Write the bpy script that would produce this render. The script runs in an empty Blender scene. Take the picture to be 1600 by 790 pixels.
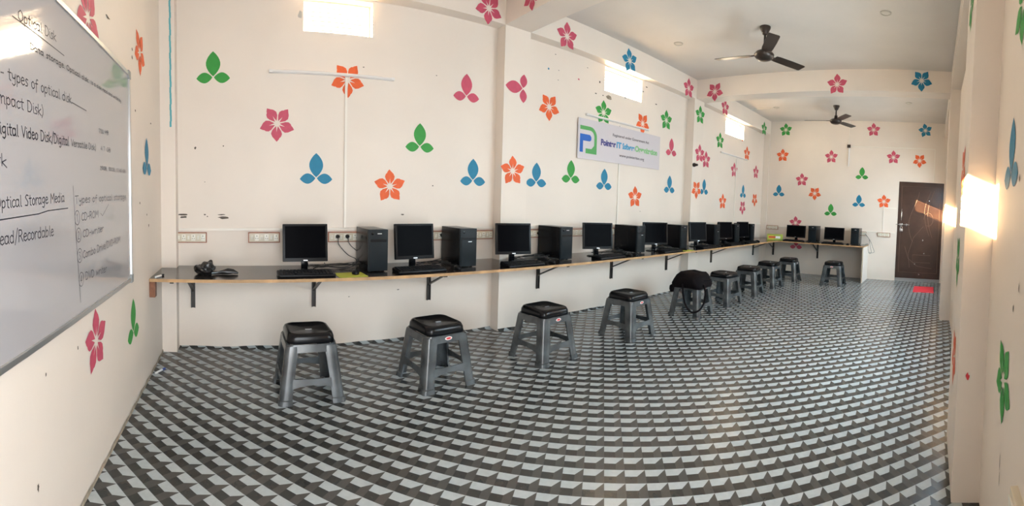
import bpy, bmesh, math, random
from math import sin, cos, pi, radians as R, atan2, tan, hypot
from mathutils import Vector as V, Matrix as M4
random.seed(7)
S = bpy.context.scene
col = S.collection

# ------------------------------------------------------------------ camera
FPX, X0, YC, PITCH, ROLL, EYE = 688.66, 376.04, 345.29, 0.0518, 0.0018, 1.34
def rotw(d):
    x, y, z = d
    y, z = cos(PITCH)*y + sin(PITCH)*z, -sin(PITCH)*y + cos(PITCH)*z
    x, z = cos(ROLL)*x + sin(ROLL)*z, -sin(ROLL)*x + cos(ROLL)*z
    return V((x, y, z))
cd = bpy.data.cameras.new('camera'); cam = bpy.data.objects.new('camera', cd); col.objects.link(cam)
cd.type = 'PANO'; cd.panorama_type = 'CENTRAL_CYLINDRICAL'
cd.central_cylindrical_range_u_min = (0-X0)/FPX
cd.central_cylindrical_range_u_max = (1600-X0)/FPX
cd.central_cylindrical_range_v_min = (YC-790)/FPX
cd.central_cylindrical_range_v_max = YC/FPX
cd.central_cylindrical_radius = 1.0
cd.clip_start = 0.01; cd.clip_end = 200
_x, _y, _z = rotw((1, 0, 0)), rotw((0, 0, 1)), -rotw((0, 1, 0))
cam.matrix_world = M4(((_x.x, _y.x, _z.x, 0), (_x.y, _y.y, _z.y, 0), (_x.z, _y.z, _z.z, EYE), (0, 0, 0, 1)))
S.camera = cam

# ------------------------------------------------------------------ light and exposure
S.view_settings.view_transform = 'Standard'; S.view_settings.look = 'None'
S.view_settings.gamma = 1.0; S.view_settings.use_curve_mapping = False
S.view_settings.exposure = -0.12
w = bpy.data.worlds.new('sky'); S.world = w; w.use_nodes = True
bg = w.node_tree.nodes['Background']; bg.inputs[0].default_value = (1.0, 0.97, 0.92, 1); bg.inputs[1].default_value = 9.0
SUN_DIR = V((.33, -1, -.365)).normalized()
sl = bpy.data.lights.new('sun', 'SUN'); sl.energy = 170; sl.angle = R(0.25); sl.color = (1.0, .68, .38)
so = bpy.data.objects.new('sun', sl); col.objects.link(so)
so.rotation_euler = SUN_DIR.to_track_quat('-Z', 'Y').to_euler(); so.location = (0, 8, 6)
def area(name, loc, size, d, energy, color):
    l = bpy.data.lights.new(name, 'AREA'); l.shape = 'RECTANGLE'; l.size, l.size_y = size; l.energy = energy; l.color = color
    o = bpy.data.objects.new(name, l); col.objects.link(o); o.location = loc
    o.rotation_euler = V(d).to_track_quat('-Z', 'Z').to_euler(); return o
# added lamps at invented entrance and side windows; daylight at three high windows
area('added_entrance_daylight', (.3, -.62, 1.10), (1.2, 1.9), (0.25, 1, -.35), 32, (.55, .77, 1.0))  # fill lamp at the added, unseen entrance
area('added_side_daylight', (3.95, -.50, 1.55), (1.75, 1.15), (-.05, 1, -.6), 88, (.50, .75, 1.0))  # fill lamp outside an added, unseen side window
area('added_side_daylight', (7.75, -.50, 1.55), (1.55, 1.15), (.05, 1, -.6), 74, (.50, .75, 1.0))  # same for the second added side window
for i, xw in enumerate((.86, 4.51, 7.9)):
    area('window_daylight', (xw, 4.16, 2.98), (.62 if i == 0 else .76, .30), (0, -1, -.25), 60, (1.0, .76, .52))

# ------------------------------------------------------------------ room numbers
D, DF, E, W = 3.89, 3.75, 9.476, .685          # window wall, its pillars, far wall, board wall
ZB, ZC, HD, DY = 3.118, 3.42, .742, 3.21        # beam underside, ceiling, worktop, worktop front
RR, RN = -.29, -.155                             # right wall, its pillars
def ray(px, py): return rotw((sin((px-X0)/FPX), cos((px-X0)/FPX), (YC-py)/FPX))
def on_y(px, py, Y): d = ray(px, py); q = d*(Y/d.y); q.z += EYE; return q
def on_x(px, py, X): d = ray(px, py); q = d*(X/d.x); q.z += EYE; return q
def on_z(px, py, Z): d = ray(px, py); q = d*((Z-EYE)/d.z); q.z = Z; return q

# ------------------------------------------------------------------ materials
def mat(name, c, rough=.6, metal=0, spec=.5, coat=0, nz=0, nscale=8, bump=0, bscale=60, emit=None):
    m = bpy.data.materials.new(name); m.use_nodes = True; nt = m.node_tree; b = nt.nodes['Principled BSDF']
    b.inputs['Base Color'].default_value = (*c, 1); b.inputs['Roughness'].default_value = rough
    b.inputs['Metallic'].default_value = metal; b.inputs['Specular IOR Level'].default_value = spec
    b.inputs['Coat Weight'].default_value = coat; b.inputs['Coat Roughness'].default_value = .08
    tc = nt.nodes.new('ShaderNodeTexCoord')
    if nz:
        n = nt.nodes.new('ShaderNodeTexNoise'); n.inputs['Scale'].default_value = nscale; n.inputs['Detail'].default_value = 4
        r = nt.nodes.new('ShaderNodeMapRange'); r.inputs[1].default_value = .3; r.inputs[2].default_value = .7
        r.inputs[3].default_value = 1-nz; r.inputs[4].default_value = 1+nz*.5
        x = nt.nodes.new('ShaderNodeMixRGB'); x.blend_type = 'MULTIPLY'; x.inputs[0].default_value = 1; x.inputs[1].default_value = (*c, 1)
        nt.links.new(tc.outputs['Object'], n.inputs['Vector']); nt.links.new(n.outputs[0], r.inputs[0])
        nt.links.new(r.outputs[0], x.inputs[2]); nt.links.new(x.outputs[0], b.inputs['Base Color'])
    if bump:
        n = nt.nodes.new('ShaderNodeTexNoise'); n.inputs['Scale'].default_value = bscale; n.inputs['Detail'].default_value = 5
        bm_ = nt.nodes.new('ShaderNodeBump'); bm_.inputs['Strength'].default_value = bump; bm_.inputs['Distance'].default_value = .01
        nt.links.new(tc.outputs['Object'], n.inputs['Vector']); nt.links.new(n.outputs[0], bm_.inputs['Height']); nt.links.new(bm_.outputs[0], b.inputs['Normal'])
    if emit:
        b.inputs['Emission Color'].default_value = (*emit[0], 1); b.inputs['Emission Strength'].default_value = emit[1]
    return m
def srgb(r, g, b):
    f = lambda v: (v/255/12.92) if v/255 <= .04045 else ((v/255+.055)/1.055)**2.4
    return (f(r), f(g), f(b))
m_wall = mat('wall_paint', (.80, .71, .625), .55, nz=.05, nscale=1.3, bump=.12, bscale=14)
m_ceil = mat('ceiling_paint', (.70, .65, .60), .7, nz=.06, nscale=1.5, bump=.1, bscale=20)
m_dirt = mat('wall_scuff', (.12, .10, .08), .9, nz=.3, nscale=90)
m_plaster = mat('bare_plaster', (.32, .27, .21), .95, nz=.35, nscale=30)
PAINT = {'G': mat('green_paint', srgb(52, 150, 62), .6, nz=.08, nscale=20), 'P': mat('pink_paint', srgb(198, 80, 104), .6, nz=.10, nscale=20),
         'O': mat('orange_paint', srgb(230, 98, 46), .6, nz=.10, nscale=20), 'B': mat('blue_paint', srgb(24, 124, 160), .6, nz=.08, nscale=20)}
PNAME = {'G': 'green', 'P': 'pink', 'O': 'orange', 'B': 'blue'}
m_frame = mat('window_frame_paint', (.62, .56, .42), .5, nz=.05)
m_alu = mat('aluminium', (.55, .56, .56), .35, metal=.9)
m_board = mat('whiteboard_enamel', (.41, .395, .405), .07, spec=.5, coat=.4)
m_ink = mat('marker_ink', (.025, .025, .04), .5)
m_inkthin = mat('faint_marker_ink', (.045, .045, .06), .5)
m_top = mat('dark_laminate', (.030, .024, .021), .20, spec=.5, coat=.2, nz=.15, nscale=5)
m_ply = mat('plywood_edge', (.50, .30, .14), .55, nz=.3, nscale=12)
m_block = mat('wooden_block', (.22, .085, .04), .5, nz=.3, nscale=30)
m_steel = mat('painted_bracket_steel', (.05, .045, .042), .4, metal=.3)
m_stool = mat('grey_marbled_plastic', (.070, .079, .085), .24, spec=.8, nz=.65, nscale=6)
m_seat = mat('black_seat_plastic', (.005, .005, .006), .24, spec=.28)
m_sticker = mat('sticker_white', (.75, .7, .68), .4)
m_red = mat('sticker_red', (.6, .03, .04), .4)
m_blk = mat('black_plastic', (.005, .005, .006), .35, spec=.18)
m_blk2 = mat('black_gloss_plastic', (.004, .004, .005), .15, spec=.2)
m_side = mat('black_painted_steel', (.004, .004, .005), .22, spec=.13)
m_front = mat('slate_plastic_front', (.010, .014, .017), .4, spec=.15)
m_screen = mat('dark_screen', (.004, .004, .005), .14, spec=.04)
m_screen.node_tree.nodes['Principled BSDF'].inputs['IOR'].default_value = 1.16
m_silver = mat('silver_badge', (.7, .7, .72), .3, metal=.7)
m_key = mat('keyboard_keys', (.008, .008, .009), .5, spec=.15)
m_pad = mat('lime_foam_pad', (.42, .46, .05), .8)
m_cable = mat('black_cable', (.012, .012, .012), .45)
m_gcable = mat('grey_cable', (.14, .16, .15), .5)
m_swf = mat('redwood_switch_box', (.36, .12, .06), .5, nz=.2, nscale=40)
m_swp = mat('cream_switch_plate', (.62, .56, .44), .35)
m_sww = mat('white_switch', (.78, .75, .66), .3)
m_hole = mat('socket_hole', (.02, .02, .02), .6)
m_pipe = mat('cream_conduit', (.84, .78, .70), .4)
m_tube = mat('white_batten', (.80, .77, .74), .35)
m_sign = mat('sign_sheet', (.62, .575, .60), .4)
m_grey = mat('sign_grey_print', (.16, .13, .14), .6)
m_sgreen = mat('sign_green_print', (.09, .36, .10), .5)
m_slime = mat('sign_pale_green_print', (.22, .52, .22), .5)
m_sblue = mat('sign_blue_print', (.01, .12, .50), .5)
m_snavy = mat('sign_navy_print', (.045, .045, .22), .5)
m_sky = mat('sign_sky_print', (.06, .32, .55), .5)
m_fan = mat('brown_fan_enamel', (.040, .027, .020), .35, metal=.2)
m_fan2 = mat('dark_brown_fan_enamel', (.028, .018, .014), .35, metal=.2)
m_light = mat('downlight_diffuser', (.62, .58, .52), .4)
m_ring = mat('downlight_ring', (.50, .46, .40), .3)
m_door = mat('dark_walnut_laminate', (.055, .028, .020), .28, spec=.5, nz=.25, nscale=4)
m_groove = mat('routed_door_line', (.16, .10, .075), .5)
m_jamb = mat('grey_door_frame', (.30, .30, .30), .5)
m_steelb = mat('bright_steel', (.65, .65, .65), .25, metal=.9)
m_mat = mat('red_rubber_mat', (.72, .03, .05), .8, bump=.6, bscale=200)
m_cloth = mat('black_polythene', (.012, .011, .011), .28, spec=.6)
m_bag = mat('black_bag_fabric', (.006, .004, .005), .75, spec=.1, bump=.3, bscale=300)
m_white = mat('white_plastic', (.8, .8, .8), .3)
m_bluecap = mat('blue_cap', (.02, .06, .25), .3)
m_boxg = mat('lime_carton', (.35, .45, .06), .5)
m_boxy = mat('yellow_carton_print', (.62, .5, .05), .5)
m_boxr = mat('red_carton_print', (.60, .06, .02), .5)
m_panel = mat('pale_board_edge', (.60, .50, .38), .5)
m_teal = mat('teal_paint_line', (.10, .40, .45), .6)
m_glass = bpy.data.materials.new('window_glass'); m_glass.use_nodes = True
_nt = m_glass.node_tree; _nt.nodes.remove(_nt.nodes['Principled BSDF'])
_t = _nt.nodes.new('ShaderNodeBsdfTransparent'); _t.inputs[0].default_value = (.93, .95, .93, 1)
_g = _nt.nodes.new('ShaderNodeBsdfGlossy'); _g.inputs['Roughness'].default_value = .05
_mx = _nt.nodes.new('ShaderNodeMixShader'); _mx.inputs[0].default_value = .06
_nt.links.new(_t.outputs[0], _mx.inputs[1]); _nt.links.new(_g.outputs[0], _mx.inputs[2]); _nt.links.new(_mx.outputs[0], _nt.nodes['Material Output'].inputs[0])

def floor_material():
    m = bpy.data.materials.new('vinyl_block_pattern'); m.use_nodes = True; nt = m.node_tree; b = nt.nodes['Principled BSDF']
    L = nt.links.new
    def mth(op, a, c=None, d=None):
        n = nt.nodes.new('ShaderNodeMath'); n.operation = op
        for i, q in enumerate((a, c, d)):
            if q is None: continue
            if isinstance(q, (int, float)): n.inputs[i].default_value = q
            else: L(q, n.inputs[i])
        return n.outputs[0]
    tc = nt.nodes.new('ShaderNodeTexCoord'); sp = nt.nodes.new('ShaderNodeSeparateXYZ'); L(tc.outputs['Object'], sp.inputs[0])
    A = R(-47.2); su, sv = .1035, .1085
    x = mth('SUBTRACT', sp.outputs[0], 1.720); y = mth('SUBTRACT', sp.outputs[1], 1.525)
    u = mth('DIVIDE', mth('ADD', mth('MULTIPLY', x, cos(A)), mth('MULTIPLY', y, sin(A))), su)
    v = mth('DIVIDE', mth('ADD', mth('MULTIPLY', x, cos(A-pi/2)), mth('MULTIPLY', y, sin(A-pi/2))), sv)
    u = mth('FRACT', mth('ADD', u, 400.0)); v = mth('FRACT', mth('ADD', v, 400.0))
    lim = mth('MINIMUM', .5, mth('MULTIPLY', mth('SUBTRACT', 1.0, u), .5/.42))
    white = mth('LESS_THAN', v, lim)
    mid = mth('GREATER_THAN', u, .58)
    def mix(f, a, c):
        n = nt.nodes.new('ShaderNodeMixRGB')
        if isinstance(f, float): n.inputs[0].default_value = f
        else: L(f, n.inputs[0])
        for i, q in ((1, a), (2, c)):
            if isinstance(q, tuple): n.inputs[i].default_value = (*q, 1)
            else: L(q, n.inputs[i])
        return n
    dm = mix(mid, (.026, .028, .027), (.060, .060, .056)).outputs[0]
    cc = mix(white, dm, (.41, .455, .47)).outputs[0]
    no = nt.nodes.new('ShaderNodeTexNoise'); no.inputs['Scale'].default_value = 30; no.inputs['Detail'].default_value = 6; L(tc.outputs['Object'], no.inputs['Vector'])
    mr = nt.nodes.new('ShaderNodeMapRange'); mr.inputs[3].default_value = .82; mr.inputs[4].default_value = 1.15; L(no.outputs[0], mr.inputs[0])
    f = mix(1.0, cc, mr.outputs[0]); f.blend_type = 'MULTIPLY'; L(f.outputs[0], b.inputs['Base Color'])
    n2 = nt.nodes.new('ShaderNodeTexNoise'); n2.inputs['Scale'].default_value = 2.2; n2.inputs['Detail'].default_value = 3; L(tc.outputs['Object'], n2.inputs['Vector'])
    bp = nt.nodes.new('ShaderNodeBump'); bp.inputs['Strength'].default_value = .35; bp.inputs['Distance'].default_value = .02
    L(n2.outputs[0], bp.inputs['Height']); L(bp.outputs[0], b.inputs['Normal'])
    b.inputs['Roughness'].default_value = .27; b.inputs['Specular IOR Level'].default_value = .5
    return m
m_floor = floor_material()

# ------------------------------------------------------------------ mesh helpers
def nb(): return bmesh.new()
def add_box(bm, c, s, rot=None, bev=0, seg=2):
    t = bmesh.new(); bmesh.ops.create_cube(t, size=1)
    for q in t.verts: q.co = V((q.co.x*s[0], q.co.y*s[1], q.co.z*s[2]))
    if bev: bmesh.ops.bevel(t, geom=t.edges[:], offset=bev, segments=seg, profile=.7, affect='EDGES')
    m = M4.Translation(V(c)) @ (rot.to_4x4() if rot else M4.Identity(4))
    merge(bm, t, m)
def merge(bm, t, m=None, mi=None):
    if m is not None: t.transform(m)
    if mi is not None:
        for f in t.faces: f.material_index = mi
    me = bpy.data.meshes.new('_t'); t.to_mesh(me); bm.from_mesh(me); bpy.data.meshes.remove(me); t.free()
def box2(bm, a, b, bev=0): 
    add_box(bm, [(a[i]+b[i])/2 for i in range(3)], [abs(b[i]-a[i]) for i in range(3)], None, bev)
def add_tube(bm, pts, r, seg=8, cap=True):
    pts = [V(p) for p in pts]; rings = []; n0 = None
    for i, p in enumerate(pts):
        d = (pts[min(i+1, len(pts)-1)] - pts[max(i-1, 0)]).normalized()
        if n0 is None: n0 = d.orthogonal().normalized()
        n0 = (n0 - d*n0.dot(d)).normalized(); b = d.cross(n0)
        rr = r[i] if isinstance(r, (list, tuple)) else r
        rings.append([bm.verts.new(p + (n0*cos(2*pi*k/seg) + b*sin(2*pi*k/seg))*rr) for k in range(seg)])
    for a, b in zip(rings, rings[1:]):
        for k in range(seg): bm.faces.new((a[k], a[(k+1) % seg], b[(k+1) % seg], b[k]))
    if cap: bm.faces.new(rings[0][::-1]); bm.faces.new(rings[-1])
def add_lathe(bm, prof, c=(0, 0, 0), seg=24, m=None):
    t = bmesh.new(); rings = []
    for r, z in prof: rings.append([t.verts.new((r*cos(2*pi*k/seg), r*sin(2*pi*k/seg), z)) for k in range(seg)])
    for a, b in zip(rings, rings[1:]):
        for k in range(seg): t.faces.new((a[k], a[(k+1) % seg], b[(k+1) % seg], b[k]))
    if prof[0][0] > 1e-5: t.faces.new(rings[0][::-1])
    if prof[-1][0] > 1e-5: t.faces.new(rings[-1])
    bmesh.ops.remove_doubles(t, verts=t.verts[:], dist=1e-6)
    merge(bm, t, M4.Translation(V(c)) @ (m or M4.Identity(4)))
def add_loft(bm, loops, cap=True):
    rings = [[bm.verts.new(V(p)) for p in l] for l in loops]; n = len(rings[0])
    for a, b in zip(rings, rings[1:]):
        for k in range(n): bm.faces.new((a[k], a[(k+1) % n], b[(k+1) % n], b[k]))
    if cap: bm.faces.new(rings[0][::-1]); bm.faces.new(rings[-1])
def rsq(hx, hy, z, r, n=5, dx=0, dy=0):
    o = []
    for qx, qy, a0 in ((1, 1, 0), (-1, 1, 90), (-1, -1, 180), (1, -1, 270)):
        for k in range(n+1):
            a = R(a0 + 90*k/n); o.append((dx + qx*(hx-r) + r*cos(a), dy + qy*(hy-r) + r*sin(a), z))
    return o
def obj(name, bm, m, parent=None, smooth=False, ang=40):
    bmesh.ops.recalc_face_normals(bm, faces=bm.faces[:])
    me = bpy.data.meshes.new(name); bm.to_mesh(me); bm.free()
    for x in (m if isinstance(m, list) else [m]): me.materials.append(x)
    if smooth:
        me.polygons.foreach_set('use_smooth', [True]*len(me.polygons))
        me.set_sharp_from_angle(angle=R(ang))
    o = bpy.data.objects.new(name, me); col.objects.link(o)
    if parent: o.parent = parent
    return o
def struct(name, bm, m, parent=None, label=None, cat=None):
    o = obj(name, bm, m, parent)
    if parent is None: o['kind'] = 'structure'
    if label: o['label'] = label
    if cat: o['category'] = cat
    return o
def tag(o, label, cat, group=None):
    o['label'] = label; o['category'] = cat
    if group: o['group'] = group
    return o
def thing(name, label, cat, loc, rz=0, group=None):
    o = bpy.data.objects.new(name, None); o.empty_display_size = .1; col.objects.link(o)
    o.location = loc; o.rotation_euler = (0, 0, rz); return tag(o, label, cat, group)
def kids(o): return [c for c in bpy.data.objects if c.parent == o]
def copy_tree(o, parent=None):
    c = o.copy(); col.objects.link(c); c.parent = parent
    for ch in kids(o): copy_tree(ch, c)
    return c

# ------------------------------------------------------------------ room shell
def slab_y(bm, y0, y1, x0, x1, z0, z1, holes):
    xs = sorted({x0, x1, *[h[0] for h in holes], *[h[1] for h in holes]}); zs = sorted({z0, z1, *[h[2] for h in holes], *[h[3] for h in holes]})
    for a, b in zip(xs, xs[1:]):
        for c, d in zip(zs, zs[1:]):
            if any(h[0] < (a+b)/2 < h[1] and h[2] < (c+d)/2 < h[3] for h in holes): continue
            box2(bm, (a, y0, c), (b, y1, d))
WIN = [(.548, 1.177), (4.13, 4.895), (7.48, 8.316)]
WZ0, WZ1 = 2.80, 3.10
bm = nb(); slab_y(bm, D, D+.15, -W-.15, E+.15, -.05, ZC, [(a, b, WZ0, WZ1) for a, b in WIN])
bmesh.ops.remove_doubles(bm, verts=bm.verts[:], dist=1e-5)
w_left = struct('wall_left', bm, m_wall, label='long cream wall with painted flowers and three high windows')
pillars = []
for i, (a, b) in enumerate(((-W, -.555), (2.51, 2.83), (6.10, 6.41), (9.43, E))):
    bm = nb(); box2(bm, (a, DF, 0), (b, D, ZB)); pillars.append(struct('trim_%d' % (i+4), bm, m_wall, label=['corner pillar by the whiteboard wall with a teal painted line', 'first projecting wall pillar', 'second projecting wall pillar', 'slim pillar in the far corner'][i]))
bm = nb(); box2(bm, (-W, DF, ZB), (E, D, ZC)); long_beam = struct('trim_8', bm, m_wall, label='long beam over the windows')
bm = nb(); box2(bm, (-W-.15, RR-.15, 0), (-W, D, ZC)); w_front = struct('wall_front', bm, m_wall)
bm = nb(); slab = bm
DOORY = (-.20, .765)
# far wall, with the doorway
box2(bm, (E, DOORY[1], 0), (E+.15, D+.15, ZC)); box2(bm, (E, RR-.15, 2.14), (E+.15, DOORY[1], ZC)); box2(bm, (E, RR-.15, 0), (E+.15, DOORY[0], 2.14))
w_back = struct('wall_back', bm, m_wall)
bm = nb()
ADDED_SIDE = [(3.05, 4.85, .95, 2.15), (6.95, 8.55, .95, 2.15)]  # unseen window openings, added to bring daylight into the room
slab_y(bm, RR-.15, RR, -W, E, 0, ZC, [(-.35, 1.0, 0, 2.1)] + ADDED_SIDE)  # the entrance opening is added too, out of view
box2(bm, (2.10, RR, 0), (2.75, RN, ZC)); box2(bm, (5.95, RR, 0), (6.40, RN, ZC))
box2(bm, (2.75, RR, ZB), (5.95, RN, ZC)); box2(bm, (6.40, RR, ZB), (E, RN, ZC))
w_right = struct('wall_right', bm, m_wall)
bm = nb(); box2(bm, (-W-.15, RR-.15, ZC), (E+.15, D+.15, ZC+.12)); ceiling = struct('ceiling', bm, m_ceil)
bm = nb(); box2(bm, (2.51, RN, ZB), (2.83, DF, ZC)); beam1 = struct('trim_1', bm, m_wall, label='nearer cross beam under the ceiling')
bm = nb(); box2(bm, (6.15, RN, ZB), (6.45, DF, ZC)); beam2 = struct('trim_2', bm, m_wall, label='farther cross beam under the ceiling')
bm = nb(); box2(bm, (-W, RR-.6, -.06), (E+.1, D, 0))
struct('floor', bm, m_floor, label='glossy vinyl floor with black, grey and pale block pattern')
# the vinyl sheet turned up against the window wall
bm = nb()
def skirt(bm, x0, x1, y):
    n = max(2, int((x1-x0)/.06)); top = []; bot = []
    for i in range(n+1):
        x = x0 + (x1-x0)*i/n; h = .012 + .012*(.5+.5*sin(x*9.1)*cos(x*3.7))
        top.append(bm.verts.new((x, y-.002, h))); bot.append(bm.verts.new((x, y-.030, .0015)))
    for i in range(n): bm.faces.new((bot[i], bot[i+1], top[i+1], top[i]))
for a, b, y in ((-.55, 2.50, D), (2.51, 2.83, DF), (2.84, 6.09, D), (6.10, 6.41, DF), (6.42, 9.42, D)): skirt(bm, a, b, y)
struct('trim_3', bm, m_floor, label='edge of the vinyl turned up along the wall')
bm = nb()   # broken plaster along the foot of the board wall
n = 60; top = []; bot = []; out = []
for i in range(n+1):
    y = -.2 + (DF+.2)*i/n; h = .013 + .006*sin(i*1.9) + .006*random.random()
    top.append(bm.verts.new((-W+.003, y, h))); bot.append(bm.verts.new((-W+.009, y, .001)))
for i in range(n): bm.faces.new((bot[i], top[i], top[i+1], bot[i+1]))
struct('baseboard_front', bm, m_plaster)
# frame of an unseen entrance added beside the photographer to let daylight in
bm = nb()
for x in (-.35, .96): box2(bm, (x, RR-.13, 0), (x+.04, RR-.02, 2.1))
box2(bm, (-.35, RR-.13, 2.06), (1.0, RR-.02, 2.1))
struct('added_entrance_frame', bm, m_jamb, label='frame of the added unseen entrance beside the whiteboard wall')

# windows
for i, (a, b) in enumerate(WIN):
    bm = nb(); y0, y1 = D+.085, D+.125
    for x in (a, b-.014): box2(bm, (x, y0, WZ0), (x+.014, y1, WZ1))
    for z in (WZ0, WZ1-.014): box2(bm, (a+.014, y0, z), (b-.014, y1, z+.014))
    fr = struct('window_%d' % (i+1), bm, m_frame, label=['high window over the first computer bay, just under the beam', 'high window over the company sign', 'small high window nearest the far corner'][i])
    g = nb(); n = 7
    for k in range(1, n): box2(g, (a+.03, y0+.012, WZ0+.014+(WZ1-WZ0-.028)*k/n-.005), (b-.03, y0+.022, WZ0+.014+(WZ1-WZ0-.028)*k/n+.005))
    obj('grille', g, m_frame, fr)
    g = nb(); box2(g, (a+.03, y0+.028, WZ0+.03), (b-.03, y0+.031, WZ1-.03)); obj('window_pane', g, m_glass, fr)

for i, (a, b, c, d) in enumerate(ADDED_SIDE):  # frames and panes of the side windows added for daylight
    bm = nb(); y0, y1 = RR-.11, RR-.06
    for x in (a, b-.04, (a+b)/2-.02): box2(bm, (x, y0, c), (x+.04, y1, d))
    for z in (c, d-.04): box2(bm, (a+.04, y0, z), (b-.04, y1, z+.04))
    fr = struct('window_%d' % (i+4), bm, m_frame, label=['added unseen side window between the two right-hand pillars', 'added unseen side window beyond the farther right-hand pillar'][i])
    g = nb(); box2(g, (a+.04, y0+.02, c+.04), (b-.04, y0+.024, d-.04)); obj('window_pane', g, m_glass, fr)

# ------------------------------------------------------------------ painted motifs
def leaf(p0, p1, wd, n=9, bias=.5):
    p0, p1 = V(p0), V(p1); d = p1-p0; nrm = V((-d.y, d.x)).normalized(); L = []; Rr = []
    for i in range(n+1):
        t = i/n; s = sin(pi*t**(1.0 if bias == .5 else bias))**.85 if 0 < t < 1 else 0
        L.append(p0+d*t+nrm*wd/2*s); Rr.append(p0+d*t-nrm*wd/2*s)
    return L + Rr[1:-1][::-1]
def petal(a):
    pts = [(.50, .0), (.15, .05), (.24, .13), (.42, .27), (.60, .335), (.76, .285), (.84, .20), (.92, .17), (1.07, .05), (.93, -.09), (.80, -.23), (.62, -.32), (.42, -.27), (.24, -.13), (.15, -.05)]
    return [V((x*cos(a)-y*sin(a), x*sin(a)+y*cos(a))) for x, y in pts]
def motif_mesh(kind, c):
    bm = nb()
    if kind == 'T': polys = [leaf((0, -.02), (0, 1), .60), leaf((-.03, -.06), (-.70, -.10), .44), leaf((.03, -.06), (.70, -.10), .44)]; off = V((0, -.38)); sc = .148*1.42
    else: polys = [petal(R(90+72*k)) for k in range(5)]; off = V((0, 0)); sc = .148
    for p in polys:
        vs = [bm.verts.new(((q.x+off.x)*sc, (q.y+off.y)*sc, 0)) for q in p]
        bm.faces.new(vs)
    bm.normal_update(); bmesh.ops.triangulate(bm, faces=bm.faces[:])
    me = bpy.data.meshes.new('painted_flower'); bm.to_mesh(me); bm.free(); me.materials.append(PAINT[c]); return me
MM = {}
def motif(pos, nrm, kind, c, parent, rot=0, s=1.0):
    if (kind, c) not in MM: MM[(kind, c)] = motif_mesh(kind, c)
    z = V(nrm); up = V((0, 0, 1)); x = up.cross(z)
    m = M4((x, up, z)).transposed().to_4x4() @ M4.Rotation(R(rot), 4, 'Z') @ M4.Diagonal((s, s, s, 1))
    o = bpy.data.objects.new('painted_trefoil' if kind == 'T' else 'painted_flower', MM[(kind, c)]); col.objects.link(o)
    o.parent = parent; o.matrix_world = M4.Translation(V(pos)+z*.0022) @ m
    o['label'] = PNAME[c] + (' three-leaf motif painted on the wall' if kind == 'T' else ' five-petal flower painted on the wall')
NY, NX, PX, PY = (0, -1, 0), (-1, 0, 0), (1, 0, 0), (0, 1, 0)
for px, py, k, c, r in [(333, 104, 'T', 'G', 0), (543, 125, 'F', 'O', 180), (433, 193, 'F', 'P', 176), (656, 214, 'T', 'G', 0), (729, 136, 'T', 'P', 0),
        (494, 262, 'T', 'B', 0), (609, 291, 'F', 'O', 0), (739, 268, 'T', 'B', 0), (858, 167, 'F', 'O', 180), (838, 272, 'T', 'B', 0), (892, 267, 'T', 'G', 0),
        (944, 279, 'T', 'B', 0), (943, 176, 'F', 'G', 0), (1049, 229, 'T', 'P', 0), (1041, 188, 'F', 'G', 0), (1004, 193, 'F', 'O', 180), (992, 308, 'F', 'O', 0), (1046, 287, 'T', 'B', 0),
        (1125, 220, 'F', 'G', 0), (1100, 291, 'T', 'B', 0), (1129, 315, 'F', 'O', 0), (1167, 240, 'F', 'O', 0), (1147, 266, 'F', 'P', 0), (1181, 269, 'F', 'P', 0), (1161, 298, 'T', 'B', 0),
        (1160, 324, 'F', 'P', 180), (1179, 312, 'F', 'O', 180), (1103, 250, 'F', 'P', 0)]:
    motif(on_y(px, py, D), NY, k, c, w_left, r)
for px, py, k, c, r in [(806, 136, 'T', 'P', 90), (801, 267, 'F', 'O', 0), (764, 13, 'F', 'P', 30), (886, 57, 'F', 'P', 0), (984, 95, 'F', 'B', 10), (1076, 138, 'F', 'P', 0),
        (1133, 168, 'F', 'P', 0), (1194, 201, 'F', 'G', 0), (1093, 240, 'F', 'P', 0), (1094, 180, 'F', 'G', 0), (1088, 296, 'F', 'O', 180)]:
    motif(on_y(px, py, DF), NY, k, c, pillars[1] if py > 130 and px < 850 else pillars[2] if py > 175 and px < 1110 else long_beam, r)
motif((2.51, 3.32, 3.245), NX, 'F', 'P', beam1, 180, .85)
for px, py, k, c, r in [(1117, 143, 'F', 'P', 180), (1308, 132, 'F', 'P', 0), (1440, 126, 'F', 'B', 180)]: motif(on_x(px, py, 6.15), NX, k, c, beam2, r, .97)
for px, py, k, c, r in [(1228, 203, 'F', 'G', 0), (1365, 203, 'F', 'P', 0), (1446, 204, 'F', 'B', 10), (1223, 243, 'F', 'O', 0), (1299, 245, 'F', 'P', 0), (1396, 246, 'F', 'P', 0),
        (1437, 251, 'F', 'O', 180), (1253, 281, 'F', 'P', 0), (1273, 302, 'F', 'O', 180), (1347, 270, 'T', 'G', 0), (1217, 297, 'T', 'B', 0), (1342, 313, 'T', 'B', 0), (1298, 327, 'T', 'G', 0),
        (1381, 315, 'F', 'O', 0), (1243, 348, 'F', 'P', 0), (1244, 379, 'T', 'P', 0)]:
    motif(on_x(px, py, E), NX, k, c, w_back, r, .97)
for px, py, k, c, r in [(137, 27, 'F', 'P', 180), (218, 82, 'F', 'O', 180), (229, 243, 'T', 'B', 0), (150, 532, 'F', 'P', 0), (208, 497, 'T', 'G', 0)]:
    motif(on_x(px, py, -W), PX, k, c, w_front, r, 1.0)
for x, z, k, c, r in [(2.45, 2.55, 'F', 'G', 180), (2.45, 1.62, 'F', 'O', 180), (2.52, 1.12, 'F', 'G', 180), (2.42, .60, 'F', 'O', 180)]: motif((x, RN, z), PY, k, c, w_right, r)
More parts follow.
